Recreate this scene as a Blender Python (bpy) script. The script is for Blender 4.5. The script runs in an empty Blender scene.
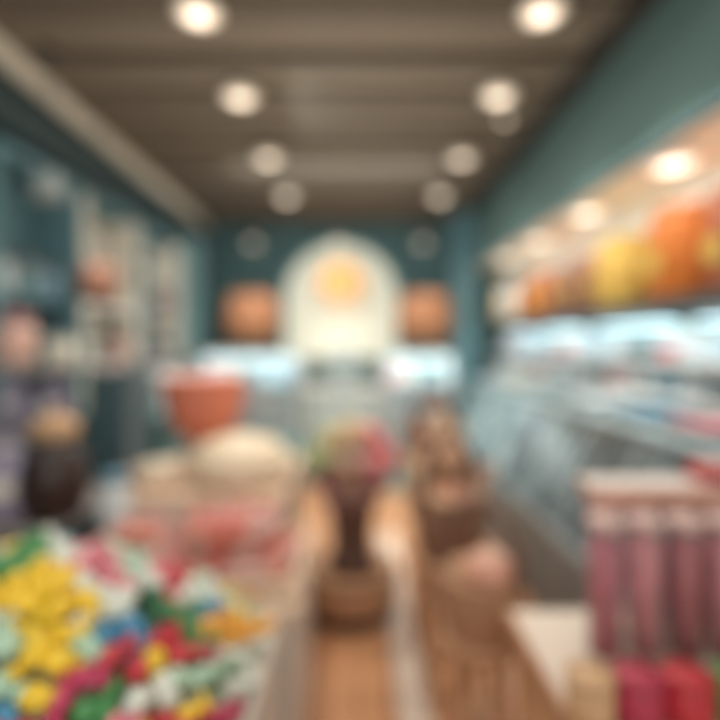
import bpy, bmesh, math, random
from mathutils import Vector, Matrix
random.seed(7)
S = bpy.context.scene
COL = S.collection
F = 520.0; VX, VY = 358.0, 344.0; CH = 1.5
def at(px, py, Y): return Vector(((px-VX)/F*Y, Y, CH-(py-VY)/F*Y))
def lin(c):
    return tuple(((v/255)/12.92 if v/255 <= .04045 else ((v/255+.055)/1.055)**2.4) for v in c)
MC = {}
def mat(name, rgb, rough=.5, metal=0, emit=0, var=.12, scale=6, kind='noise', rgb2=None, alpha=1, trans=0):
    if name in MC: return MC[name]
    m = bpy.data.materials.new(name); m.use_nodes = True
    nt = m.node_tree; b = nt.nodes['Principled BSDF']
    b.inputs['Roughness'].default_value = rough; b.inputs['Metallic'].default_value = metal
    tc = nt.nodes.new('ShaderNodeTexCoord'); mp = nt.nodes.new('ShaderNodeMapping')
    nt.links.new(tc.outputs['Object'], mp.inputs['Vector'])
    c1 = lin(rgb); c2 = lin(rgb2) if rgb2 else tuple(v*(1-var*2) for v in c1)
    ramp = nt.nodes.new('ShaderNodeValToRGB')
    ramp.color_ramp.elements[0].color = (*c2, 1); ramp.color_ramp.elements[1].color = (*c1, 1)
    if kind == 'patchy':
        kind = 'noise'; ramp.color_ramp.elements[0].position = .42; ramp.color_ramp.elements[1].position = .6
    if kind == 'planks_y':      # boards running along Y
        mp.inputs['Scale'].default_value = (1, 1, 1)
        tx = nt.nodes.new('ShaderNodeTexBrick')
        mp.inputs['Rotation'].default_value = (0, 0, math.pi/2)
        tx.inputs['Color1'].default_value = (*c1, 1); tx.inputs['Color2'].default_value = (*c2, 1)
        tx.inputs['Mortar'].default_value = (*[v*.25 for v in c1], 1)
        tx.inputs['Scale'].default_value = 1; tx.inputs['Mortar Size'].default_value = .004
        tx.inputs['Brick Width'].default_value = 1.3; tx.inputs['Row Height'].default_value = .12
        nt.links.new(mp.outputs[0], tx.inputs['Vector']); nt.links.new(tx.outputs['Color'], b.inputs['Base Color'])
    else:
        if kind == 'wood':
            tx = nt.nodes.new('ShaderNodeTexWave'); tx.inputs['Scale'].default_value = scale
            tx.inputs['Distortion'].default_value = 5; tx.inputs['Detail'].default_value = 2
            mp.inputs['Scale'].default_value = (1, .25, 1); out = tx.outputs['Fac']
        elif kind == 'voronoi':
            tx = nt.nodes.new('ShaderNodeTexVoronoi'); tx.inputs['Scale'].default_value = scale
            out = tx.outputs['Distance']
        else:
            tx = nt.nodes.new('ShaderNodeTexNoise'); tx.inputs['Scale'].default_value = scale
            out = tx.outputs['Fac']
        nt.links.new(mp.outputs[0], tx.inputs['Vector'])
        nt.links.new(out, ramp.inputs['Fac']); nt.links.new(ramp.outputs['Color'], b.inputs['Base Color'])
    if emit:
        nt.links.new(ramp.outputs['Color'], b.inputs['Emission Color']); b.inputs['Emission Strength'].default_value = emit
    b.inputs['Alpha'].default_value = alpha
    if trans: b.inputs['Transmission Weight'].default_value = trans
    MC[name] = m; return m
def glow_mat(name, rgb, strength, r):
    """lamp lens, emission faded from its axis to the rim to soften the blurred disc"""
    m = bpy.data.materials.new(name); m.use_nodes = True
    nt = m.node_tree; b = nt.nodes['Principled BSDF']; c = (*lin(rgb), 1)
    b.inputs['Base Color'].default_value = c; b.inputs['Emission Color'].default_value = c
    tc = nt.nodes.new('ShaderNodeTexCoord'); v1 = nt.nodes.new('ShaderNodeVectorMath'); v1.operation = 'MULTIPLY'; v1.inputs[1].default_value = (1, 1, 0)
    v2 = nt.nodes.new('ShaderNodeVectorMath'); v2.operation = 'LENGTH'
    mr = nt.nodes.new('ShaderNodeMapRange'); mr.interpolation_type = 'SMOOTHSTEP'
    mr.inputs['From Min'].default_value = 0; mr.inputs['From Max'].default_value = r
    mr.inputs['To Min'].default_value = strength; mr.inputs['To Max'].default_value = .05
    nt.links.new(tc.outputs['Object'], v1.inputs[0]); nt.links.new(v1.outputs[0], v2.inputs[0]); nt.links.new(v2.outputs['Value'], mr.inputs['Value'])
    nt.links.new(mr.outputs['Result'], b.inputs['Emission Strength']); return m

class MB:
    def __init__(s): s.bm = bmesh.new()
    def box(s, c, size, rz=0, bev=0, rx=0, ry=0):
        M = Matrix.Translation(c) @ Matrix.Rotation(rz, 4, 'Z') @ Matrix.Rotation(ry, 4, 'Y') @ Matrix.Rotation(rx, 4, 'X') @ Matrix.Diagonal((*size, 1))
        r = bmesh.ops.create_cube(s.bm, size=1, matrix=M)
        if bev:
            es = list({e for v in r['verts'] for e in v.link_edges})
            bmesh.ops.bevel(s.bm, geom=es, offset=bev, segments=2, affect='EDGES', profile=.5)
        return s
    def span(s, x0, x1, y0, y1, z0, z1, bev=0):
        return s.box(((x0+x1)/2, (y0+y1)/2, (z0+z1)/2), (abs(x1-x0), abs(y1-y0), abs(z1-z0)), bev=bev)
    def lathe(s, prof, c=(0, 0, 0), seg=24, M=None, wob=0, lobes=0):
        rings = []
        for r, z in prof:
            ring = []
            for i in range(seg):
                a = 2*math.pi*i/seg; rr = r*(1+wob*math.cos(lobes*a))
                v = Vector((rr*math.cos(a), rr*math.sin(a), z))
                if M: v = M @ v
                ring.append(s.bm.verts.new(v+Vector(c)))
            rings.append(ring)
        for a, b in zip(rings, rings[1:]):
            for i in range(seg): s.bm.faces.new((a[i], a[(i+1) % seg], b[(i+1) % seg], b[i]))
        if prof[0][0] > 1e-5: s.bm.faces.new(list(reversed(rings[0])))
        if prof[-1][0] > 1e-5: s.bm.faces.new(rings[-1])
        return s
    def tube(s, p0, p1, r, r2=None, seg=10):
        p0, p1 = Vector(p0), Vector(p1); d = p1-p0
        q = d.to_track_quat('Z', 'Y').to_matrix()
        return s.lathe([(r, 0), (r2 or r, d.length)], c=p0, seg=seg, M=q)
    def ball(s, c, r, sc=(1, 1, 1), sub=2):
        M = Matrix.Translation(c) @ Matrix.Diagonal((r*sc[0], r*sc[1], r*sc[2], 1))
        bmesh.ops.create_icosphere(s.bm, subdivisions=sub, radius=1, matrix=M); return s
    def poly(s, pts, thick_vec):
        a = [s.bm.verts.new(Vector(p)) for p in pts]; b = [s.bm.verts.new(Vector(p)+Vector(thick_vec)) for p in pts]
        s.bm.faces.new(a); s.bm.faces.new(list(reversed(b)))
        n = len(pts)
        for i in range(n): s.bm.faces.new((a[i], b[i], b[(i+1) % n], a[(i+1) % n]))
        return s
    def build(s, name, m, parent=None, smooth=False):
        bmesh.ops.remove_doubles(s.bm, verts=s.bm.verts, dist=1e-5)
        bmesh.ops.recalc_face_normals(s.bm, faces=s.bm.faces)
        me = bpy.data.meshes.new(name); s.bm.to_mesh(me); s.bm.free()
        if smooth:
            for p in me.polygons: p.use_smooth = True
        me.materials.append(m)
        o = bpy.data.objects.new(name, me); COL.objects.link(o)
        if parent: o.parent = parent
        return o
def struct(name, mb, m, smooth=False):
    o = mb.build(name, m, None, smooth); o['kind'] = 'structure'; return o
def tag(o, label, cat, group=None):
    o['label'] = label; o['category'] = cat
    if group: o['group'] = group
    return o
def thing(name, label, cat, loc=(0, 0, 0), rz=0, group=None):
    o = bpy.data.objects.new(name, None); COL.objects.link(o); o.empty_display_size = .05
    o.location = loc; o.rotation_euler = (0, 0, rz); return tag(o, label, cat, group)
def dup(root, loc, rz=0, label=None, group=None, scale=None, mats=None, rot=None):
    r = root.copy(); COL.objects.link(r); r.location = loc; r.rotation_euler = rot or (0, 0, rz)
    if scale: r.scale = scale if hasattr(scale, '__len__') else (scale,)*3
    if label: r['label'] = label
    if group: r['group'] = group
    for ch in list(root.children):
        c = ch.copy(); COL.objects.link(c); c.parent = r
        if mats and ch.name.split('.')[0] in mats:
            c.data = c.data.copy(); c.data.materials[0] = mats[ch.name.split('.')[0]]
        for g in ch.children:
            d = g.copy(); COL.objects.link(d); d.parent = c
    return r
used = set()
def put(proto, loc, rz=0, label=None, group=None, scale=None, mats=None, rot=None):
    if proto.name not in used:
        used.add(proto.name); proto.location = loc; proto.rotation_euler = rot or (0, 0, rz)
        if scale: proto.scale = scale if hasattr(scale, '__len__') else (scale,)*3
        if label: proto['label'] = label
        if group: proto['group'] = group
        if mats:
            for ch in proto.children:
                k = ch.name.split('.')[0]
                if k in mats: ch.data.materials[0] = mats[k]
        return proto
    return dup(proto, loc, rz, label, group, scale, mats, rot)

# ------------------------------------------------------------ materials
ceil_m = mat('ceiling_taupe', (146, 134, 117), .8, var=.05, scale=2)
beam_m = mat('beam_taupe', (112, 101, 87), .8, var=.06, scale=3)
teal_s = mat('teal_soffit', (84, 112, 107), .75, var=.06, scale=2)
teal_d = mat('teal_dark', (84, 118, 119), .7, var=.08, scale=2)
teal_m = mat('teal_mid', (102, 142, 150), .65, var=.08, scale=2)
teal_l = mat('teal_light', (140, 182, 186), .6, var=.06, scale=3)
cream = mat('cream_paint', (236, 230, 215), .5, var=.04)
white = mat('white_paint', (236, 238, 234), .45, var=.03)
warmgrey = mat('island_paint', (214, 206, 196), .5, var=.04)
floor_m = mat('floor_oak', (210, 156, 114), .3, kind='planks_y', rgb2=(188, 134, 96))
wood = mat('honey_wood', (204, 158, 118), .5, kind='wood', scale=8, rgb2=(170, 122, 88))
wood_p = mat('pale_wood', (226, 202, 178), .5, kind='wood', scale=8, rgb2=(208, 180, 154))
wood_d = mat('walnut_wood', (116, 86, 66), .5, kind='wood', scale=8, rgb2=(80, 58, 46))
wicker = mat('wicker', (190, 148, 114), .7, kind='wood', scale=30, rgb2=(146, 106, 80))
wicker_d = mat('wicker_dark', (156, 118, 94), .7, kind='wood', scale=30, rgb2=(112, 80, 62))
copper = mat('copper_brown', (196, 118, 76), .45, var=.08)
terra = mat('terracotta', (222, 130, 102), .6, var=.06, scale=9)
dark = mat('charcoal_metal', (56, 60, 62), .45, .3, var=.05)
steel = mat('brushed_steel', (150, 162, 166), .3, .7, var=.05)
glassy = mat('clear_glass', (225, 240, 242), .05, alpha=.16, var=.01)
led_c = mat('cool_led', (205, 238, 246), emit=2.2, var=.01)
led_r = mat('cool_led_shelf', (200, 238, 248), emit=3.0, var=.01)
led_s = mat('shelf_lamp', (255, 240, 220), emit=2.4, var=.01)
lens_m = glow_mat('spot_lens', (255, 236, 212), 3.0, .1)
lens2_m = glow_mat('soffit_lens', (255, 240, 220), 3.4, .13)

# ------------------------------------------------------------ the room
XL, XR, YB, ZC = -2.35, 2.0, 7.1, 3.2
struct('floor', MB().span(XL-.1, XR+.1, -1.5, YB+.1, -.08, 0), floor_m)
struct('ceiling', MB().span(XL-.1, XR+.1, -1.5, YB+.1, ZC, ZC+.08), ceil_m)
struct('wall_left', MB().span(XL-.1, XL, -1.5, YB, 0, ZC), teal_m)
struct('wall_right', MB().span(XR, XR+.1, -1.5, YB, 0, ZC), mat('wall_right_cream', (232, 234, 224), .6, var=.03))
struct('wall_back', MB().span(XL, XR, YB, YB+.1, 0, ZC), teal_d)
struct('wall_front', MB().span(XL, XR, -1.6, -1.5, 0, ZC), teal_d)
n = 0
for k in range(14):
    y = .6+k*.48; n += 1
    struct('trim_%d' % n, MB().span(-1.95, 1.3, y, y+.2, ZC-.06, ZC), beam_m)
n += 1; struct('trim_%d' % n, MB().span(1.3, 1.48, -1.5, YB, ZC-.03, ZC), mat('painted_shadow_gap', (60, 56, 50), .8))   # strip painted dark as the shadow gap beside the soffit
n += 1; struct('trim_%d' % n, MB().span(1.48, XR, -1.5, YB, 2.5, ZC), teal_s)        # right soffit
n += 1; struct('trim_%d' % n, MB().span(1.46, 1.5, -1.5, YB, 2.47, 2.51), teal_m)      # its lower lip
n += 1; struct('trim_%d' % n, MB().span(1.5, XR, -1.5, YB, 2.48, 2.5), mat('soffit_liner_glow', (236, 220, 196), .6, emit=.10, var=.03))   # pale lining of the recess, faint emission added for its lit look
n += 1; struct('trim_%d' % n, MB().span(XL, -2.05, -1.5, YB, 2.78, ZC), mat('soffit_left', (60, 78, 80), .8))
n += 1
struct('trim_%d' % n, MB().poly([(-1.86, 1.2, 3.14), (-2.02, 7.0, 3.14), (-2.02, 7.0, 3.03), (-1.86, 1.2, 3.03)], (-.06, 0, 0)), mat('rail_pale_glow', (222, 212, 192), .5, emit=.10, var=.04))  # pale rail, faint emission added so it shows; not a lamp
n += 1; struct('trim_%d' % n, MB().span(-2.3, -1.95, 6.2, 6.6, 0, 2.78), teal_l)
n += 1; struct('trim_%d' % n, MB().span(1.2, 1.48, 6.5, 7.1, 0, ZC), teal_m)
struct('baseboard_back', MB().span(XL, XR, YB-.02, YB, 0, .12), white)

# ------------------------------------------------------------ ceiling spots
def downlight(label):
    t = thing('ceiling_spotlight', label, 'ceiling light')
    MB().lathe([(.05, 0), (.05, -.02), (.105, -.03), (.112, -.06), (.1, -.06), (.09, -.035), (.0, -.03)], seg=24).build('housing', cream, t, True)
    MB().lathe([(.0, -.05), (.1, -.052), (.1, -.058), (.07, -.075), (.0, -.085)], seg=24).build('lens', lens_m, t, True)
    return t
dl = downlight('x')
def lamp(kind, loc, energy, color, size=.1, rot=None, spot=None, sy=None):
    L = bpy.data.lights.new('shop_or_fill_light', kind); L.energy = energy; L.color = color  # shared by lights of visible fixtures and added fills without one
    if kind == 'AREA':
        L.size = size
        if sy: L.shape = 'RECTANGLE'; L.size_y = sy
    else: L.shadow_soft_size = size
    if kind == 'SPOT': L.spot_size = spot; L.spot_blend = .8
    o = bpy.data.objects.new('shop_or_fill_light', L); o.location = loc
    if rot: o.rotation_euler = rot
    COL.objects.link(o); return o
order = ['nearest', 'second nearest', 'third nearest', 'farthest']
for side, pts in (('left', [(198, 16), (240, 99), (268, 160), (287, 198)]), ('right', [(543, 15), (499, 98), (462, 160), (440, 198)])):
    for i, (px, py) in enumerate(pts):
        Y = (ZC-.13-CH)*F/(VY-py)
        X = (px-VX)/F*Y
        put(dl, (X, Y, ZC-.06), label='round white ceiling spotlight, %s of the %s row' % (order[i], side), group='ceiling spotlights in two rows')
        lamp('SPOT', (X, Y, ZC-.2), 42, (1, .9, .76), .06, spot=2.2)
put(dl, (1.06, 3.75, ZC-.06), label='dim spotlight just beyond the second spotlight of the right row', group='ceiling spotlights in two rows', scale=.4)
lamp('AREA', (-.3, 3.2, 3.0), 36, (1, .96, .9), 3.0, sy=5)  # added general fill from above, no fixture
lamp('AREA', (-.2, -.8, 2.2), 48, (1, .97, .93), 2.4, rot=(math.radians(62), 0, 0))  # added fill from behind the viewer, no fixture
lamp('AREA', (-.2, 2.8, 1.95), 19, (1, .95, .86), 2.0, rot=(math.pi, 0, 0), sy=4)  # added uplight to brighten the ceiling, no fixture
lamp('AREA', (-.2, 4.6, 2.9), 17, (.9, .97, 1), 2.0, rot=(math.radians(50), 0, 0), sy=.8)          # cool fill on the back wall
lamp('AREA', (-.6, 3.6, 2.9), 19, (.9, .97, 1), 3.4, rot=(0, math.radians(-60), 0), sy=.8)           # cool fill on the left wall

# ------------------------------------------------------------ back wall: arch, lamps
def arch_pts(cx, z0, r, zc, y, n=20):
    p = [(cx-r, y, z0)]+[(cx-r*math.cos(math.pi*i/n), y, zc+r*math.sin(math.pi*i/n)) for i in range(n+1)]+[(cx+r, y, z0)]
    return p
cx = (341-VX)/F*7.0
t = thing('arched_niche', 'tall glowing cream arched niche in the middle of the back wall', 'wall niche', (cx, 7.08, 1.3))
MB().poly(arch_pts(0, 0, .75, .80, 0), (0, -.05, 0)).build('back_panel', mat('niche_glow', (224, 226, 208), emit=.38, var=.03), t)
b = MB(); o_, i_ = arch_pts(0, 0, .80, .80, 0), arch_pts(0, 0, .74, .80, 0)
for k in range(len(o_)-1):
    b.poly([o_[k], o_[k+1], i_[k+1], i_[k]], (0, -.1, 0))
b.build('frame', teal_l, t)
lamp('AREA', (cx, 6.6, 1.5), 1.6, (1, .95, .82), .5, rot=(math.radians(100), 0, 0))
def pendant(name, label, loc, r, h, cord, shade_m, glow_m, taper=.8):
    t = thing(name, label, 'pendant lamp', loc)
    MB().lathe([(.06, 0), (.06, -.025), (.01, -.04)], seg=20).build('ceiling_cap', dark, t, True)
    MB().tube((0, 0, -.03), (0, 0, -cord), .006).build('cord', dark, t)
    MB().lathe([(.02, -cord), (r*taper, -cord-.01), (r, -cord-h*.45), (r*.92, -cord-h), (r*.9, -cord-h), (r*.97, -cord-h*.45), (r*.75, -cord-.03), (.02, -cord-.02)], seg=28).build('lamp_shade', shade_m, t, True)
    MB().ball((0, 0, -cord-h*.6), r*.4).build('bulb', glow_m, t, True)
    return t
c = at(341, 263, 6.6); pendant('pendant_lamp', 'amber glowing pendant lamp hanging before the cream arch', (c.x, 6.6, ZC), .29, .44, ZC-c.z, mat('amber_shade', (250, 188, 120), .5, emit=.6, var=.05), led_s, .6)
for px, nm in ((253, 'left'), (423, 'right')):
    c = at(px, 294, 6.3); s_ = .34
    pendant('pendant_lamp', 'wide copper brown drum pendant hanging %s of the cream arch' % nm, (c.x, 6.3, ZC), s_, .55, ZC-c.z, mat('copper_shade', (196, 134, 94), .5, emit=.03, var=.16), led_s, .8)
wl = thing('wall_spot', 'x', 'wall light')
MB().box((0, .03, .05), (.08, .04, .12), bev=.01).build('bracket', dark, wl)
MB().lathe([(.0, .05), (.06, .04), (.1, -.05), (.085, -.05), (.0, .02)], c=(0, -.08, 0)).build('shade', cream, wl, True)
MB().ball((0, -.08, -.02), .055).build('bulb', mat('wall_bulb', (255, 240, 220), emit=2.0, var=.01), wl, True)
for px, nm in ((252, 'above the left copper pendant'), (338, 'over the top of the cream arch'), (424, 'above the right copper pendant')):
    c = at(px, 240, 6.9); put(wl, (c.x, 7.05, c.z), label='small white wall light '+nm, group='wall lights above the back counter')

# ------------------------------------------------------------ generic goods
def mkjar(name, label, cat='jar', r=.06, h=.2, fill=None, lidm=None):
    t = thing(name, label, cat)
    MB().lathe([(r*.0, 0), (r*.92, 0), (r, h*.06), (r, h*.8), (r*.8, h*.9), (r*.8, h*.94)], seg=20).build('glass_body', glassy, t, True)
    MB().lathe([(0, .006), (r*.88, .006), (r*.93, h*.07), (r*.93, h*.76), (r*.5, h*.82), (0, h*.83)], seg=18).build('contents', fill, t, True)
    l = MB().lathe([(r*.0, h*.93), (r*.88, h*.93), (r*.88, h*.99), (0, h*1.0)], seg=20).build('lid', lidm or cream, t, True)
    MB().ball((0, 0, h*1.02), r*.18).build('knob', lidm or cream, l, True)
    return t
def mkbag(name, label, w=.2, h=.26, d=.1, m=None, tie=None, cat='bag'):
    t = thing(name, label, cat); b = MB(); N = 16; prof = [(0, .0), (.92, .02), (1, .15), (1, .55), (.9, .74), (.45, .84), (.55, .93), (.75, 1)]
    rings = []
    for s_, z in prof:
        ring = []
        for i in range(N):
            a = 2*math.pi*i/N; cs, sn = math.cos(a), math.sin(a)
            ex = .6
            x = math.copysign(abs(cs)**ex, cs)*w/2*(s_ if z < .8 else s_*.9)*(1+.03*math.sin(5*a+z*9))
            y = math.copysign(abs(sn)**ex, sn)*d/2*(s_ if z < .7 else s_*.35)
            ring.append(b.bm.verts.new((x, y, z*h)))
        rings.append(ring)
    for p, q in zip(rings, rings[1:]):
        for i in range(N): b.bm.faces.new((p[i], p[(i+1) % N], q[(i+1) % N], q[i]))
    b.build('pouch', m, t, True)
    MB().lathe([(w*.24, h*.82), (w*.25, h*.84), (w*.24, h*.86)], seg=16, M=Matrix.Diagonal((1, .45, 1))).build('tie', tie or cream, t)
    MB().box((0, -d*.5, h*.4), (w*.36, .008, h*.2), bev=.003).build('paper_label', cream, t)
    return t
def mkbox(name, label, w, d, h, m, band):
    t = thing(name, label, 'box')
    MB().box((0, 0, h*.42), (w, d, h*.84), bev=.004).build('carton', m, t)
    MB().box((0, 0, h*.88), (w*1.04, d*1.04, h*.24), bev=.004).build('lid', band, t)
    return t
G = {k: mat('sweet_'+k, v, .45, var=.18, scale=22, kind='voronoi') for k, v in dict(
    orange=(228, 130, 44), amber=(210, 128, 68), yellow=(238, 200, 98), brown=(160, 112, 88), rust=(192, 110, 74), pink=(226, 150, 156), lavender=(166, 156, 180),
    grey=(124, 138, 146), blue=(120, 170, 195), cream=(232, 220, 196), beige=(240, 220, 190), red=(200, 52, 62), magenta=(186, 56, 80), rose=(212, 110, 118), crimson=(174, 34, 50), choco=(62, 44, 40),
    teal=(84, 134, 140), white=(228, 236, 238), tan=(214, 172, 130), peach=(236, 176, 152), green=(92, 148, 84)).items()}

# ------------------------------------------------------------ right wall: upper shelf
def wallshelf(label, x0, x1, y0, y1, z, m, th=.04):
    t = thing('wall_shelf', label, 'shelf', (x1, (y0+y1)/2, z))
    MB().span(x0-x1, 0, -(y1-y0)/2, (y1-y0)/2, -th, 0, .004).build('board', m, t)
    k = y0+.3
    while k < y1:
        yy = k-(y0+y1)/2
        MB().poly([(0, yy, -th), (x0-x1+.05, yy, -th), (0, yy, -th-.1)], (0, .02, 0)).build('bracket', dark if th > .05 else white, t); k += 1.2
    return t
SZ = 1.74
wallshelf('long dark upper shelf on the right wall carrying the orange canisters', 1.56, 2.0, 1.4, 6.4, SZ, mat('shelf_dark', (68, 72, 70), .5), .075)
t = thing('shelf_light_strip', 'cool white light strip under the long upper right shelf', 'light strip', (1.9, 4.0, SZ-.08))
MB().span(-.02, .04, -2.35, 2.35, -.03, 0).build('housing', white, t); MB().span(-.016, .036, -2.33, 2.33, -.045, -.03).build('diffuser', led_r, t)
lamp('AREA', (1.74, 4.0, SZ-.10), 15, (.80, .95, 1), .2, rot=(0, 0, 0), sy=4.6)
lamp('AREA', (1.5, 4.0, 1.7), 5, (.84, .96, 1), .15, rot=(0, math.radians(20), 0), sy=4.6)
R0 = .165
can = thing('canister_jar', 'x', 'jar')
MB().lathe([(0, 0), (R0*.93, 0), (R0, .02), (R0, .345), (R0*.94, .37), (R0*.86, .375)], seg=28).build('jar_body', G['orange'], can, True)
l = MB().lathe([(0, .37), (R0*.88, .37), (R0*.9, .415), (R0*.8, .43), (0, .435)], seg=28).build('lid', G['amber'], can, True)
MB().ball((0, 0, .45), .025).build('knob', wood_d, l, True)
MB().poly([(-R0*1.03, -.06, .12), (-R0*1.03, .06, .12), (-R0*1.03, .06, .22), (-R0*1.03, -.06, .22)], (-.008, 0, 0)).build('paper_label', G['yellow'], can)
row = [(2.34, 'rust', (1, 1, 1.1)), (2.80, 'orange', (1.1, 1.2, 1.16)), (3.44, 'yellow', (1.1, 1.2, 1.06)), (3.92, 'brown', (1, 1.0, .98)), (4.32, 'brown', (.95, 1.05, .9)), (4.80, 'amber', (1, 1.2, 1.0)), (5.25, 'amber', (.9, 1.1, .86)), (5.75, 'white', (.8, .9, .9)), (6.15, 'cream', (.8, .9, 1.0))]
pos = ['nearest the viewer', 'tallest, beside the frame edge', 'big one next to the orange jar', 'just beyond the yellow jar', 'second beyond the yellow jar', 'sixth along the shelf', 'seventh and shorter', 'next to last', 'last at the far end']
for (y, g, s_), ps in zip(row, pos):
    put(can, (1.77, y, SZ), 0, '%s canister jar on the upper right shelf, %s' % (g, ps), 'canister jars on the upper right shelf', s_, {'jar_body': G[g], 'lid': G['amber' if g == 'orange' else g]})
sl = thing('soffit_spotlight', 'x', 'ceiling light')
MB().lathe([(.14, 0), (.14, -.02), (.125, -.04), (.12, -.02), (0, -.02)], seg=24).build('ring', cream, sl, True)
MB().lathe([(0, -.02), (.12, -.025), (.1, -.045), (0, -.055)], seg=24).build('lens', lens2_m, sl, True)
for i, y in enumerate((2.72, 3.75, 4.75, 5.75)):
    put(sl, (1.65, y, 2.48), label='bright round spotlight under the right soffit, %s from the viewer' % ['first', 'second', 'third', 'fourth'][i], group='spotlights under the right soffit', scale=1.1)
    lamp('SPOT', (1.72, y, 2.40), 8, (1, .95, .86), .08, spot=2.4)
lamp('AREA', (1.56, 4.0, 2.40), 6.5, (1, .96, .88), .1, rot=(0, math.radians(-48), 0), sy=5)  # added wash for the wall under the soffit, no fixture
for z, nm in ((1.42, 'upper of the two white'), (1.22, 'lower of the two white')):
    wallshelf('%s product shelves lit by the light strip' % nm, 1.62, 2.0, 1.6, 6.3, z, white, .03)
bx = mkbox('carton_box', 'x', .12, .12, .13, G['white'], G['blue'])
names = [('white', 'white'), ('teal', 'white'), ('white', 'pink'), ('blue', 'white'), ('grey', 'white'), ('rose', 'white'), ('white', 'blue')]
for z, rn, gn in ((1.42, 'upper lit shelf on the right wall', 'cartons on the upper lit shelf'), (1.22, 'lower lit shelf on the right wall', 'cartons on the lower lit shelf')):
    y = 2.1; k = 0
    while y < 6.2:
        a, l_ = names[(k*3+int(z*10)) % 7]
        put(bx, (1.76+random.uniform(-.02, .02), y, z), random.uniform(-.1, .1), 'small %s carton with %s lid on the %s' % (a, l_, rn), '%s, %s with %s lids' % (gn, a, l_), (1, 1, random.uniform(.7, 1.15) if z > 1.3 else .95), {'carton': G[a], 'lid': G[l_]})
        y += .2; k += 1
# ------------------------------------------------------------ right display counter with sloped front
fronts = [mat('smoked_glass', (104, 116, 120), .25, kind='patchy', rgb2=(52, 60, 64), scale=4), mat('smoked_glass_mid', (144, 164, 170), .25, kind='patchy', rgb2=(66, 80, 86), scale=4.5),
          mat('lit_look_glass', (184, 208, 212), .25, kind='patchy', rgb2=(110, 138, 146), scale=5), mat('lit_look_glass_far', (188, 212, 216), .25, kind='patchy', rgb2=(130, 158, 164), scale=5)]  # opaque fronts; lit look of the farther cases is only paler colour
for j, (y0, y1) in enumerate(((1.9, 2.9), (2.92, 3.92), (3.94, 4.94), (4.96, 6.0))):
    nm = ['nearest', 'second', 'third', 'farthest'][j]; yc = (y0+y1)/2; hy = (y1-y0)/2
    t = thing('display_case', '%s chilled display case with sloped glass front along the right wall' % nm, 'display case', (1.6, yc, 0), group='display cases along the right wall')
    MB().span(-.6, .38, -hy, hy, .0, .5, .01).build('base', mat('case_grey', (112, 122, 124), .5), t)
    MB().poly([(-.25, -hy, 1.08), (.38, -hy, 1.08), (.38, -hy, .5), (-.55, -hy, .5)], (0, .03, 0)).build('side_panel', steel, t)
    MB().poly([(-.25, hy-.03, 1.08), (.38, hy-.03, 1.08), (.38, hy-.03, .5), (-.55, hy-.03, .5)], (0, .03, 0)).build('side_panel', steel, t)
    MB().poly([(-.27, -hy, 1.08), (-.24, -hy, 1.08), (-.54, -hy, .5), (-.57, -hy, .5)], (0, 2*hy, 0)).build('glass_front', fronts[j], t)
    MB().span(-.3, .38, -hy, hy, 1.08, 1.11, .005).build('counter_top', mat('case_top', (200, 220, 224), .35), t)
    MB().span(-.6, -.53, -hy, hy, .5, .54, .01).build('front_rail', steel, t)
    for k in (-.25, .25):
        MB().poly([(-.29, k, 1.07), (-.27, k, 1.07), (-.57, k, .5), (-.59, k, .5)], (0, .035, 0)).build('mullion', steel, t)
tray = thing('sweet_tray', 'x', 'tray')
MB().span(-.15, .15, -.17, .17, 0, .015, .004).build('base', steel, tray)
b = MB()
for x, y, w, d in ((-.15, 0, .012, .34), (.15, 0, .012, .34), (0, -.17, .3, .012), (0, .17, .3, .012)): b.box((x, y, .025), (w, d, .05))
b.build('rim', steel, tray)
o = MB()
for i in range(5):
    for k in range(6): o.ball((-.11+i*.055, -.13+k*.052, .04+random.uniform(0, .012)), .027, sub=1)
o.build('sweets', G['pink'], tray, True)['kind'] = 'stuff'
for i, (y, g) in enumerate(((2.15, 'pink'), (2.62, 'blue'), (3.15, 'white'), (3.65, 'grey'), (4.2, 'teal'), (4.7, 'cream'), (5.3, 'white'))):
    put(tray, (1.5, y, 1.11), label='steel tray of %s sweets on the display case top, number %s from the viewer' % (g, ['one', 'two', 'three', 'four', 'five', 'six', 'seven'][i]), group='trays on the right display cases', mats={'sweets': G[g]})

# ------------------------------------------------------------ near right counter with tube jars
t = thing('counter_unit', 'cream topped wooden counter under the red jars at lower right', 'counter', (.85, 1.25, 0))
MB().span(-.37, .45, -.45, .33, 0, .64, .01).build('cabinet', wood, t)
MB().span(-.39, .5, -.48, .36, .64, .68, .008).build('worktop', mat('near_top', (214, 198, 182), .5, var=.05), t)
MB().span(-.40, -.385, -.48, .36, .62, .69, .003).build('edge_trim', wood, t)
tj = thing('tube_jar', 'x', 'jar')
R_, H_ = .043, .36
MB().lathe([(0, 0), (R_, .0), (R_, H_*.92), (R_*.9, H_*.95)], seg=22).build('glass_body', glassy, tj, True)
MB().lathe([(0, .006), (R_*.92, .006), (R_*.92, H_*.86), (0, H_*.88)], seg=20).build('contents', G['red'], tj, True)
MB().lathe([(0, H_*.93), (R_*1.08, H_*.93), (R_*1.08, H_*1.0), (0, H_*1.02)], seg=22).build('lid', mat('lid_blush', (222, 188, 180), .5), tj, True)
cols = ['magenta', 'rose', 'crimson', 'rose', 'crimson']
for r_ in range(2):
    for i in range(5):
        g = cols[i] if r_ == 0 else ('teal' if i % 2 == 0 else 'crimson')
        put(tj, (.655+i*.106+r_*.06, 1.38+r_*.13, .68), label='tall %s tube jar with blush lid, %s in the %s row' % (g, ['first', 'second', 'third', 'fourth', 'fifth'][i], ['front', 'rear'][r_]), group='tube jars on the near right counter', mats={'contents': G[g]})
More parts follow.
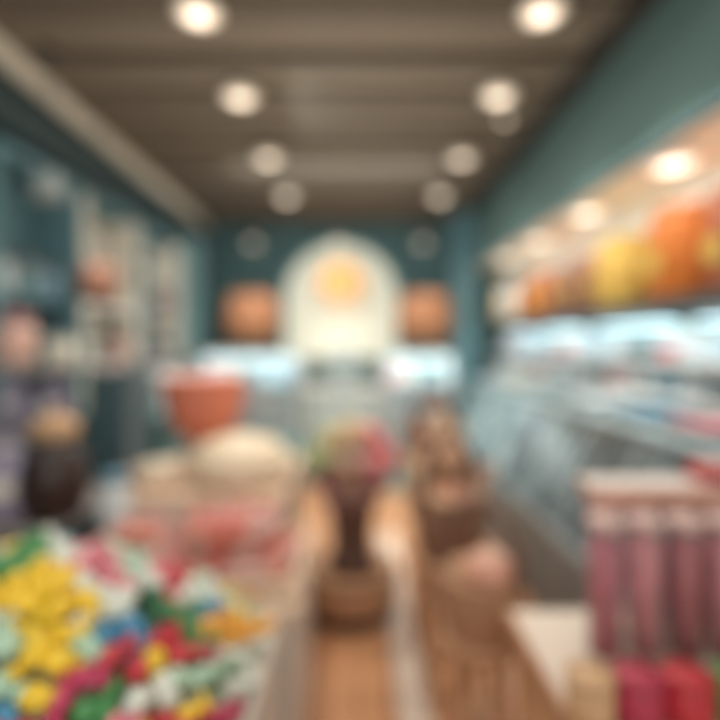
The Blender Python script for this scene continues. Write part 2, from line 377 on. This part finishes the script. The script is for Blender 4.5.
tin = thing('sweet_tin', 'x', 'tin')
MB().lathe([(0, 0), (.05, 0), (.052, .005), (.052, .12), (.048, .125)], seg=24).build('can', G['magenta'], tin, True)
MB().lathe([(0, .122), (.054, .122), (.054, .14), (0, .143)], seg=24).build('lid', G['magenta'], tin, True)
for i, (g, x) in enumerate((('tan', .49), ('magenta', .595), ('red', .70), ('green', .815), ('yellow', .92))):
    put(tin, (x+.01, 1.12, .68), label='round %s tin on the near right counter before the tube jars' % g, group='tins on the near right counter', mats={'can': G[g], 'lid': G[g]}, scale=(.96, .96, .8))
mkb = mkbox('gift_box', 'long cream gift box with pale lid lying on the rear tube jars', .46, .12, .05, G['peach'], mat('pale_lid', (230, 216, 206), .5)); mkb.location = (.90, 1.52, 1.05)
mkb = mkbox('gift_box', 'small coral red box on top of the long cream box', .12, .1, .05, G['red'], mat('coral_lid', (206, 124, 112), .5)); mkb.location = (1.05, 1.52, 1.101)

# ------------------------------------------------------------ right of aisle: wicker baskets on wooden stools
def basket(label, loc, r, h, m, handle_h, rz=0):
    t = thing('wicker_basket', label, 'basket', loc, rz)
    pr = []; N = 12
    for k in range(N+1):
        z = h*k/N; rr = r*(.72+.28*math.sin(math.pi*.5*min(1, .15+k/N)))+.006*(k % 2)
        pr.append((rr, z))
    MB().lathe([(0, 0)]+pr+[(pr[-1][0]-.015, h), (pr[4][0]-.02, h*.35), (0, h*.3)], seg=30, wob=.015, lobes=15).build('woven_body', m, t, True)
    MB().lathe([(r*1.0, h-.01), (r*1.06, h+.005), (r*1.0, h+.02), (r*.95, h+.005)], seg=30).build('rim', m, t, True)
    b = MB(); q = 16; pts = [Vector((0, -r*math.cos(math.pi*i/q), h+handle_h*math.sin(math.pi*i/q))) for i in range(q+1)]
    for a, c in zip(pts, pts[1:]): b.tube(a, c, .018, seg=8)
    b.build('handle', mat('handle_brown', (112, 80, 62), .6), t, True)
    return t
def stool(label, loc, r, h, m):
    t = thing('wooden_stool', label, 'stool', loc)
    MB().lathe([(0, h-.04), (r, h-.04), (r*1.02, h-.02), (r, h), (0, h)], seg=28).build('seat', m, t, True)
    for k in range(4):
        a = math.pi/4+k*math.pi/2
        MB().tube((r*.6*math.cos(a), r*.6*math.sin(a), h-.03), (r*.92*math.cos(a), r*.92*math.sin(a), 0), .02, .015).build('leg', m, t, True)
    MB().lathe([(r*.72, h*.35), (r*.75, h*.35), (r*.75, h*.35+.02), (r*.72, h*.35+.02)], seg=24).build('ring_brace', m, t)
    return t
bk = [((.43, 1.84), .14, .48, .20, wicker, .26, 'front basket beside the near right counter'),
      ((.39, 2.20), .15, .60, .25, wicker_d, .27, 'second basket from the viewer, right of the aisle'),
      ((.40, 2.64), .16, .68, .26, wicker, .26, 'third basket from the viewer, right of the aisle'),
      ((.46, 3.2), .18, .70, .26, wicker_d, .26, 'farthest basket right of the aisle')]
for (x, y), r, sh, h, m, hh, lb in bk:
    stool('round wooden stool under the %s' % lb, (x, y, 0), r*.98, sh, wood)
    basket('wicker '+lb, (x, y, sh), r, h, m, hh, 1.0 if 'front' in lb else 2.2)
rb = thing('bread_roll', 'x', 'bun')
MB().ball((0, 0, .04), .06, (1, 1, .72), 3).build('bun_body', G['peach'], rb, True)
MB().ball((0, 0, .066), .042, (1, 1, .5), 2).build('icing_top', mat('icing', (232, 184, 160), .5, var=.05), rb, True)
(x, y), r, sh, h = bk[0][0], bk[0][1], bk[0][2], bk[0][3]
put(rb, (x+.025, y-.03, sh+h-.02), .3, 'large round peach iced bun filling the front basket', 'iced buns in the wicker baskets', 1.45)
put(rb, (x-.045, y+.085, sh+h-.04), .3, 'small tan bun behind the large peach bun', 'iced buns in the wicker baskets', .8, {'bun_body': G['tan'], 'icing_top': G['tan']})
for bi, gl in ((1, ('tan', 'brown', 'rust')), (2, ('brown', 'brown', 'tan')), (3, ('brown', 'tan', 'brown'))):
    (x, y), r, sh, h = bk[bi][:4]
    for k, (dx, dy) in enumerate(((-.4, -.35), (.42, -.2), (0, .42))):
        put(rb, (x+dx*r, y+dy*r, sh+h-.06), random.random(), 'round %s bun, %s in the %s basket' % (gl[k], ['front left', 'front right', 'at the back'][k], ['', 'second', 'third', 'farthest'][bi]), 'iced buns in the wicker baskets', r/.135*.95, {'bun_body': G[gl[k]], 'icing_top': G[gl[k]]})
bg = thing('baguette', 'x', 'bread')
pr = [(0, 0)]+[(.036*math.sin(math.pi*(.08+.84*k/12))**.5+.003*(k % 2), .34*k/12) for k in range(13)]+[(0, .345)]
MB().lathe(pr, seg=14).build('crust', G['brown'], bg, True)
MB().box((0, -.036, .19), (.014, .012, .2), bev=.003, ry=.1).build('scored_split', G['cream'], bg)
for i, dy, ty, g, lb in ((1, -.3, -.35, 'tan', 'leaning left'), (1, .35, .5, 'brown', 'leaning right'), (2, -.3, -.3, 'brown', 'leaning left'), (2, .3, .35, 'tan', 'leaning right'), (3, 0, .3, 'tan', 'leaning right')):
    (x, y), r, sh, h = bk[i][:4]
    put(bg, (x+dy*r, y+.3*r, sh+h*.4), 0, 'crusty %s baguette %s out of the %s basket' % (g, lb, ['', 'second', 'third', 'farthest'][i]), 'baguettes in the wicker baskets', (1.1, 1.1, .95), {'crust': G[g]}, rot=(-.25, ty, 0))

# ------------------------------------------------------------ centre: half barrel, vase and lollipops
BX, BY = -.035, 2.92
t = thing('half_barrel', 'round honey wood half barrel with dark hoops standing in the aisle', 'barrel', (BX, BY, 0))
MB().lathe([(0, .0), (.23, 0), (.26, .14), (.25, .27), (.23, .27), (.22, .25), (0, .25)], seg=36, wob=.012, lobes=18).build('staves', wood, t, True)
MB().lathe([(.228, .02), (.24, .02), (.25, .09), (.228, .09)], seg=36).build('hoop', dark, t, True)
MB().lathe([(.245, .215), (.262, .215), (.26, .24), (.245, .24)], seg=36).build('hoop', wood_d, t, True)
t = thing('vase', 'thick dark brown vase on the half barrel holding round lollipops', 'vase', (BX, BY, .25))
MB().lathe([(0, 0), (.14, 0), (.145, .03), (.115, .08), (.11, .18), (.12, .28), (.14, .36), (.15, .4), (.14, .4), (.11, .35), (.0, .3)], seg=28).build('body', mat('vase_brown', (102, 76, 66), .4), t, True)
MB().lathe([(.148, .37), (.16, .39), (.16, .41), (.14, .41)], seg=28).build('rim', mat('vase_rim', (150, 104, 100), .5), t, True)
lp = thing('lollipop', 'x', 'lollipop')
MB().tube((0, 0, -.16), (0, 0, 0), .006).build('stick', white, lp)
MB().ball((0, 0, .03), .066, (1, 1, .92)).build('candy_head', G['red'], lp, True)
lpc = {'green': (152, 162, 112), 'yellow': (200, 176, 128), 'red': (206, 92, 94), 'pink': (226, 140, 142), 'tan': (186, 148, 124), 'plum': (164, 110, 114)}
lpm = {a: mat('lolly_'+a, v, .4, var=.12) for a, v in lpc.items()}
for ring, (rr, zz, cnt) in enumerate(((.15, .72, 8), (.205, .84, 9), (.13, .95, 6))):
    for i in range(cnt):
        a = 2*math.pi*i/cnt+ring*.4; x = rr*math.cos(a)
        g = 'plum' if ring == 0 and i % 3 else 'green' if x < -.1 else 'yellow' if x < -.03 else 'tan' if x < .05 else 'red' if (i+ring) % 2 else 'pink'
        put(lp, (BX+x, BY+rr*math.sin(a), zz), label='round %s lollipop in the dark vase, %s ring' % (g, ['lowest', 'middle', 'top'][ring]), group='%s lollipops, %s ring of the vase' % (g, ['lowest', 'middle', 'top'][ring]),
            mats={'candy_head': lpm[g]}, rot=(-math.sin(a)*rr*1.8, math.cos(a)*rr*1.8, 0))
put(lp, (BX, BY, 1.0), label='round yellow lollipop at the very top of the vase', mats={'candy_head': lpm['yellow']}, group='yellow lollipop at the very top')
t = thing('floor_light_streak', 'narrow painted light runner lying on the wooden aisle floor', 'painted streak', (.24, 2.6, 0))  # pale strip stands in for a streak of light reflected on the floor
MB().span(-.08, .06, -1.5, 1.5, 0, .008, .002).build('mat', mat('streak', (232, 214, 196), .6), t)

# ------------------------------------------------------------ left island behind the candy bin
t = thing('display_table', 'two level pale display island left of the aisle', 'display table', (-.63, 2.25, 0))
MB().span(-.45, .43, -.62, .0, 0, .64, .01).build('lower_body', warmgrey, t)
MB().span(-.46, .45, -.64, .0, .64, .68, .006).build('lower_top', wood_p, t)
MB().span(-.45, .29, .0, .8, 0, .80, .01).build('upper_body', warmgrey, t)
MB().span(-.46, .31, -.01, .82, .80, .84, .006).build('upper_top', wood_p, t)
t = thing('terracotta_bowl', 'large rounded terracotta bowl on the upper level of the pale island', 'bowl', (at(203, 0, 2.85).x, 2.88, .84))
MB().lathe([(0, 0), (.11, 0), (.11, .03), (.06, .07), (.06, .12), (.12, .16), (.175, .22), (.205, .3), (.22, .39), (.222, .47), (.205, .47), (.19, .34), (.12, .22), (.0, .18)], seg=32).build('bowl_body', terra, t, True)
MB().lathe([(.21, .455), (.23, .455), (.23, .48), (.205, .48)], seg=32).build('rim', terra, t, True)
t = thing('round_tub', 'large round tub heaped high with beige yellow sweets', 'tub', (-.57, 2.53, .84))
MB().lathe([(0, 0), (.22, 0), (.255, .07), (.245, .07), (.21, .02), (0, .02)], seg=32).build('tub', wood_p, t, True)
h = MB().lathe([(.243, .055), (.25, .085), (.235, .13), (.18, .185), (.09, .215), (0, .225)], seg=28, wob=.025, lobes=7).build('beige_sweets', G['beige'], t, True); h['kind'] = 'stuff'
t = thing('round_tub', 'low tub of pale biscuits left of the beige heap', 'tub', (-.94, 2.45, .84))
MB().lathe([(0, 0), (.1, 0), (.12, .08), (.11, .08), (.1, .02), (0, .02)], seg=28).build('tub', wood_p, t, True)
h = MB().lathe([(.105, .06), (.08, .1), (0, .12)], seg=24).build('pale_sweets', G['cream'], t, True); h['kind'] = 'stuff'
TX, TY = -.60, 1.93
t = thing('open_tray', 'wide pale wooden tray of coral sweets on the lower level of the island', 'tray', (TX, TY, .68))
MB().span(-.39, .40, -.26, .26, 0, .02, .004).build('base', wood_p, t)
b = MB()
for x, y, w, d in ((-.39, 0, .016, .52), (.40, 0, .016, .52), (0, -.26, .79, .016), (0, .26, .79, .016)): b.box((x, y, .03), (w, d, .05), bev=.003)
b.build('rim', wood_p, t)
ps = thing('coral_sweet', 'x', 'sweet')
MB().lathe([(0, -.035), (.03, -.033), (.043, -.012), (.043, .01), (.03, .03), (0, .036)], seg=16, wob=.05, lobes=6).build('jelly', G['rust'], ps, True)
MB().lathe([(0, .03), (.02, .034), (.0, .044)], seg=10).build('sugar_cap', G['pink'], ps, True)
cor = {'coral': mat('coral', (218, 124, 106), .5), 'dusty pink': mat('dusty_pink', (218, 176, 164), .5), 'salmon': mat('salmon', (230, 156, 136), .5)}
for hi, (hx, hy_, hr, top, nm) in enumerate(((TX+.14, TY-.02, .265, .17, 'big right'), (TX-.23, TY+.06, .185, .15, 'low left'))):
    for lay in range(3 if hi == 0 else 2):
        z = .735+lay*.056; rr = hr*math.sqrt(max(0, 1-(lay*.056/top)**2))-.03
        q = 0.0
        while q <= rr+1e-6:
            cnt = 1 if q < .01 else int(2*math.pi*q/.078)
            for i in range(cnt):
                a = 2*math.pi*i/cnt+lay+q*9
                g = random.choice(['coral', 'salmon', 'coral', 'dusty pink']) if hi == 0 else random.choice(['dusty pink', 'salmon', 'dusty pink', 'coral'])
                ly = ['bottom', 'second', 'top'][lay]
                put(ps, (hx+q*math.cos(a)*.95, hy_+q*math.sin(a)*.9, z+random.uniform(-.006, .006)), random.random()*6, 'round %s sweet in the %s heap of the tray, %s layer' % (g, nm, ly), '%s sweets in the %s heap, %s layer' % (g, nm, ly), random.uniform(.95, 1.08), {'jelly': cor[g]})
            q += .074

# ------------------------------------------------------------ candy bin, bottom left
bx0, bx1, by0, by1 = -1.22, -.235, .62, 1.52
t = thing('candy_bin', 'big pale open bin full of colourful wrapped candies at lower left', 'bin', ((bx0+bx1)/2, (by0+by1)/2, 0))
w_, d_ = bx1-bx0, by1-by0
MB().span(-w_/2, w_/2, -d_/2, d_/2, 0, .62, .01).build('body', warmgrey, t)
b = MB()
for x, y, w, d in ((-w_/2, 0, .02, d_), (w_/2, 0, .02, d_), (0, -d_/2, w_, .02), (0, d_/2, w_, .02)): b.box((x, y, .66), (w, d, .1), bev=.004)
b.build('rim', warmgrey, t)
def heap(u, v):   # 0..1
    u = min(max(u, 0), 1); v = min(max(v, 0), 1)
    return .70+.32*(max(0, math.sin(math.pi*u))**.6)*(max(0, math.sin(math.pi*v**1.25))**.6)
b = MB(); N = 20; gr = [[b.bm.verts.new((-w_/2+.01+(w_-.02)*i/N, -d_/2+.01+(d_-.02)*j/N, heap(i/N, j/N)-.03)) for j in range(N+1)] for i in range(N+1)]
for i in range(N):
    for j in range(N): b.bm.faces.new((gr[i][j], gr[i+1][j], gr[i+1][j+1], gr[i][j+1]))
b.build('candy_fill', mat('candy_fill', (200, 204, 180), .5, kind='voronoi', scale=20, rgb2=(110, 134, 90)), t, True)['kind'] = 'stuff'
cm = {k: mat('wrap_'+k, v, .4, var=.06) for k, v in dict(yellow=(246, 206, 54), red=(204, 62, 72), green=(76, 146, 84), blue=(76, 146, 184), white=(226, 230, 218), pink=(226, 128, 142), magenta=(194, 62, 98), orange=(240, 172, 66), mint=(180, 212, 186), dark_green=(54, 104, 74)).items()}
cd = thing('wrapped_candy', 'x', 'candy')
MB().ball((0, 0, 0), .0245, (1.2, 1, .9)).build('wrapper', cm['yellow'], cd, True)
for s_ in (-1, 1):
    b = MB()
    b.lathe([(.006, .025), (.006, .029), (.013, .037), (.02, .048)], seg=12, wob=.25, lobes=4, M=Matrix.Rotation(s_*math.pi/2, 3, 'Y'))
    b.build('wrapper_end', cm['yellow'], cd, True)
seeds = [((25, 590), 'yellow'), ((55, 615), 'yellow'), ((60, 575), 'yellow'), ((30, 690), 'yellow'), ((62, 655), 'yellow'), ((15, 650), 'mint'), ((6, 690), 'blue'), ((12, 560), 'green'), ((95, 565), 'pink'), ((90, 590), 'white'), ((130, 590), 'white'),
 ((130, 560), 'mint'), ((165, 585), 'red'), ((150, 570), 'pink'), ((195, 565), 'mint'), ((205, 590), 'white'), ((190, 620), 'green'), ((235, 630), 'orange'), ((225, 655), 'yellow'), ((235, 600), 'mint'), ((125, 635), 'blue'), ((95, 645), 'mint'), ((170, 645), 'red'), ((150, 660), 'yellow'), ((115, 672), 'red'),
 ((105, 700), 'green'), ((80, 690), 'magenta'), ((55, 715), 'red'), ((150, 700), 'white'), ((185, 680), 'mint'), ((205, 705), 'magenta'), ((195, 665), 'green'), ((235, 690), 'white'), ((130, 715), 'dark_green'), ((165, 715), 'yellow'), ((250, 660), 'white'), ((140, 615), 'dark_green'), ((100, 615), 'white'), ((40, 640), 'yellow'), ((60, 550), 'white'), ((220, 575), 'green'), ((30, 625), 'yellow'), ((215, 690), 'green'), ((45, 670), 'yellow'), ((110, 548), 'white'), ((160, 550), 'yellow')]
nx, ny = 20, 20
wrapc = {}
for j in range(ny):
    for i in range(nx):
        u = (i+.5+(j % 2)*.5-.25)/nx; v = (j+.5)/ny
        x = bx0+.03+(w_-.06)*u+random.uniform(-.007, .007); y = by0+.03+(d_-.06)*v+random.uniform(-.007, .007); z = heap(u, v)+random.uniform(-.004, .018)
        px = VX+x/y*F; py = VY+(CH-z)/y*F
        if px < -35 or py > 760: continue
        jx, jy = px+random.gauss(0, 6), py+random.gauss(0, 5)
        g = min(seeds, key=lambda s_: (s_[0][0]-jx)**2+(s_[0][1]-jy)**2)[1]
        if random.random() < .1: g = random.choice(['white', 'mint', 'green', 'pink', 'blue', 'yellow', 'red'])
        o = dup(cd, (x, y, z), label='twist wrapped candy in plain %s wrapper, in the pale bin' % g.replace('_', ' '), group='%s wrapped candies in the pale bin' % g.replace('_', ' '),
            rot=(random.uniform(-.4, .4), random.uniform(-.5, .5), random.uniform(0, 3.14)))
        if g not in wrapc:
            for c_ in o.children: c_.data = c_.data.copy(); c_.data.materials[0] = cm[g]
            wrapc[g] = [c_.data for c_ in o.children]
        else:
            for c_, d in zip(o.children, wrapc[g]): c_.data = d
for c_ in list(cd.children): bpy.data.objects.remove(c_)
bpy.data.objects.remove(cd)

# ------------------------------------------------------------ left near rack with lavender bags, dark jar
t = thing('shelf_rack', 'grey metal rack at the left edge behind the candy bin', 'shelf', (-1.6, 2.3, 0))
rackm = mat('rack_grey', (130, 142, 150), .5, .2); rboard = mat('rack_board', (166, 158, 154), .5)
for x in (-.42, .46):
    for y in (-.35, .3): MB().box((x, y, .71 if x < 0 or y > 0 else .4), (.03, .03, 1.42 if x < 0 or y > 0 else .8)).build('post', rackm, t)
for z in (.35, .8): MB().span(-.42, .46, -.35, .3, z-.03, z, .004).build('shelf_board', rboard, t)
for z in (1.13, 1.4): MB().span(-.42, .46 if z > 1.3 else .1, .02, .3, z-.03, z, .004).build('shelf_board', rboard, t)
lb = mkbag('pouch_bag', 'x', .22, .34, .14, G['lavender'])
for (x, y, z, g, s_, lbl) in ((-1.60, 2.42, 1.13, 'lavender', .72, 'lavender pouch bag at the very left edge of the rack'), (-1.42, 2.44, 1.13, 'lavender', .7, 'second lavender pouch on the same board, nearer the aisle'),
        (-1.40, 2.08, .8, 'lavender', 1.0, 'big front lavender pouch low at the left edge'), (-1.58, 2.2, .8, 'grey', .95, 'grey pouch behind the big lavender one'), (-1.36, 2.38, .8, 'white', .9, 'white pouch low in the rack behind the lavender')):
    put(lb, (x, y, z), random.uniform(-.3, .3), lbl, 'pouches on the left rack', s_, {'pouch': G[g]})
j = mkjar('glass_jar', 'round jar of pink sweets on top of the left rack', r=.09, h=.24, fill=G['peach'], lidm=G['pink']); j.location = (at(16, 0, 2.45).x, 2.45, 1.4)
j = mkjar('glass_jar', 'small pale jar beside the pink jar on the rack top', r=.06, h=.15, fill=G['cream'], lidm=G['grey']); j.location = (-1.4, 2.45, 1.4)
j = thing('glass_jar', 'big round dark chocolate jar with tan lid behind the candy bin', 'jar', (-1.225, 2.1, .8))
MB().lathe([(0, 0), (.09, 0), (.125, .06), (.135, .15), (.115, .25), (.085, .3), (.085, .33)], seg=26).build('glass_body', mat('brown_glass', (70, 50, 44), .2, alpha=.5), j, True)
MB().lathe([(0, .01), (.085, .01), (.118, .06), (.128, .15), (.108, .24), (0, .27)], seg=24).build('contents', G['choco'], j, True)
MB().ball((0, 0, .425), .02).build('knob', G['tan'], MB().lathe([(0, .325), (.092, .325), (.09, .38), (.05, .41), (0, .415)], seg=24).build('lid', G['tan'], j, True), True)
j = mkjar('glass_jar', 'pale blue jar right of the dark chocolate jar', r=.06, h=.28, fill=G['white'], lidm=G['blue']); j.location = (-1.02, 2.18, .68)

# ------------------------------------------------------------ left wall shelving bays
jarp = mkjar('shelf_jar', 'x', r=.08, h=.24, fill=G['brown'], lidm=wood_d)
for bi, (y0, y1, bm_, nm) in enumerate(((2.9, 3.75, teal_m, 'nearest teal backed'), (3.85, 4.75, cream, 'middle cream backed'), (4.95, 5.9, cream, 'farthest cream backed'))):
    yc = (y0+y1)/2; hy = (y1-y0)/2
    t = thing('shelving_unit', '%s shelving unit on the left wall' % nm, 'shelves', (XL, yc, 0), group='shelving units on the left wall')
    MB().span(0.005, .02, -hy, hy, .0, 2.6).build('back_panel', bm_, t)
    for s_ in (-1, 1): MB().span(.005, .34, s_*hy-.035, s_*hy+.035, 0, 2.6, .004).build('side_panel', cream if (bi == 1 or s_ > 0) and bi else teal_m, t)
    MB().span(.005, .34, -hy, hy, 2.6, 2.66, .004).build('top_board', teal_m, t)
    for z in (.5, .92, 1.34, 1.8):
        MB().span(.02, .33, -hy+.035, hy-.035, z-.03, z, .003).build('shelf_board', teal_m if bi == 0 else white, t)
    for zi, z in enumerate((.92, 1.34, 1.8)):
        for k in range(3):
            g = [['teal', 'yellow', 'white', 'blue'], ['rust', 'choco', 'white', 'cream'], ['choco', 'grey', 'white', 'brown']][bi][(k*2+zi*3+k//2) % 4]
            put(jarp, (XL+.22, y0+.18+k*(y1-y0-.36)/2, z), label='%s filled jar on %s shelf of the %s left unit' % (g, ['a low', 'the eye level', 'the upper'][zi], nm), group='%s jars, %s shelf, %s left unit' % (g, ['low', 'eye level', 'upper'][zi], nm), mats={'contents': G[g]}, scale=random.uniform(.8, 1.3))
    lamp('AREA', (XL+.6, yc, 2.3), 3.5, (1, .98, .94), .2, sy=.9, rot=(0, math.radians(-50), 0))
c = at(98, 262, 3.6)
pendant('pendant_lamp', 'copper globe pendant hanging before the left shelving', (c.x, 3.6, ZC), .13, .26, ZC-c.z, mat('copper_globe', (176, 124, 100), .5, emit=.03), led_s, .7)
c = at(48, 172, 3.0)
pendant('pendant_lamp', 'pale grey pendant hanging high at upper left', (c.x, 3.0, ZC), .09, .16, ZC-c.z, mat('pale_shade', (160, 170, 168), .5, emit=.05), mat('dim_bulb', (230, 225, 210), emit=.8, var=.01), .6)
t = thing('counter_unit', 'dark teal counter in front of the left wall shelving', 'counter', (-1.55, 4.3, 0))
MB().span(-.3, .3, -.9, .9, 0, 1.0, .01).build('cabinet', teal_d, t); MB().span(-.32, .32, -.92, .92, 1.0, 1.04, .006).build('worktop', mat('counter_grey', (120, 150, 154), .4), t)
for i, (y, g) in enumerate(((3.6, 'choco'), (3.95, 'white'), (4.35, 'grey'), (4.8, 'teal'))):
    put(jarp, (-1.5, y, 1.04), label='%s filled jar on the dark teal left counter, %s from the viewer' % (g, ['first', 'second', 'third', 'fourth'][i]), group='jars on the dark teal left counter', scale=1.4, mats={'contents': G[g]})
t = thing('display_stand', 'tall dark teal cabinet standing upright left of the terracotta bowl', 'cabinet', (-1.42, 3.1, 0))
MB().span(-.13, .13, -.14, .14, 0, 1.36, .01).build('cabinet_body', mat('stand_dark', (72, 98, 104), .5), t)
MB().span(-.12, .12, -.155, -.14, .1, 1.34, .004).build('door', mat('stand_door', (80, 108, 114), .5), t)
MB().ball((.09, -.165, .8), .014).build('knob', copper, t, True)

# ------------------------------------------------------------ back display cases
def backcase(label, x0, x1, y, h=1.4):
    xc = (x0+x1)/2; w = x1-x0
    t = thing('display_case', label, 'display case', (xc, y, 0))
    MB().span(-w/2, w/2, -.3, .3, 0, .55, .01).build('base', teal_l, t)
    MB().span(-w/2, w/2, .26, .3, .55, h, .004).build('back_panel', white, t)
    MB().span(-w/2, w/2, -.3, .3, h-.05, h, .006).build('top', white, t)
    MB().span(-w/2+.03, w/2-.03, -.26, -.22, h-.1, h-.055).build('light_strip', led_c, t)
    for z in (.56, .82, 1.08): MB().span(-w/2+.01, w/2-.01, -.24, .26, z, z+.02).build('glass_shelf', mat('pale_shelf', (190, 214, 218), .2), t)
    for s_ in (-1, 1): MB().box((s_*(w/2-.012), -.01, (.55+h)/2), (.02, .56, h-.6)).build('side_panel', white, t)
    MB().span(-w/2, w/2, -.305, -.295, .56, h-.05).build('front_glass', glassy, t)
    lamp('AREA', (xc, y-.1, h-.12), 4.2, (.9, .97, 1), w*.9, sy=.2)
    return t
backcase('lit white display case at the back, left of the service counter', -1.62, -.6, 5.6)
backcase('lit white display case at the back, right of the service counter', .28, .97, 5.6)
for x0, nm, n_ in ((-1.5, 'left', 7), (.4, 'right', 4)):
    for z in (.84, 1.1):
        for k in range(n_):
            g = ['teal', 'white', 'blue', 'grey', 'pink', 'cream', 'teal'][(k+int(z*10)) % 7]
            put(bx, (x0+k*.14, 5.55, z), label='small %s box on the %s shelf of the %s back case' % (g, 'upper' if z > 1 else 'middle', nm), group='%s boxes, %s shelf, %s back case' % (g, 'upper' if z > 1 else 'middle', nm), mats={'carton': G[g], 'lid': G[g]}, scale=(1, 1, 1))
t = thing('service_counter', 'pale teal service counter at the end of the aisle', 'counter', (-.16, 5.9, 0))
MB().span(-.4, .42, -.25, .25, 0, .98, .01).build('cabinet', mat('pale_grey_teal', (190, 206, 204), .5), t); MB().span(-.42, .42, -.28, .27, .98, 1.02, .006).build('worktop', white, t)
t = thing('cash_register', 'pale grey cash register with raised screen on the service counter', 'cash register', (-.16, 5.85, 1.02))
MB().box((0, 0, .06), (.34, .32, .12), bev=.01).build('drawer_body', mat('register_body', (170, 184, 184), .4), t); MB().box((0, .03, .18), (.05, .05, .14)).build('stand', steel, t)
MB().box((0, 0, .32), (.36, .03, .24), bev=.008, rx=-.15).build('screen', mat('screen_grey', (184, 196, 194), .4), t)

# ------------------------------------------------------------ world + camera
w = bpy.data.worlds.new('world'); S.world = w; w.use_nodes = True
w.node_tree.nodes['Background'].inputs[0].default_value = (.75, .85, .9, 1); w.node_tree.nodes['Background'].inputs[1].default_value = .35
S.view_settings.view_transform = 'Standard'
cam = bpy.data.cameras.new('camera'); co = bpy.data.objects.new('camera', cam); COL.objects.link(co)
co.location = (0, 0, CH); co.rotation_euler = (math.pi/2, 0, 0)
cam.sensor_width = 36; cam.lens = 26; cam.shift_y = -16/720; cam.shift_x = 2/720
cam.dof.use_dof = True; cam.dof.focus_distance = .4; cam.dof.aperture_fstop = .95
S.camera = co
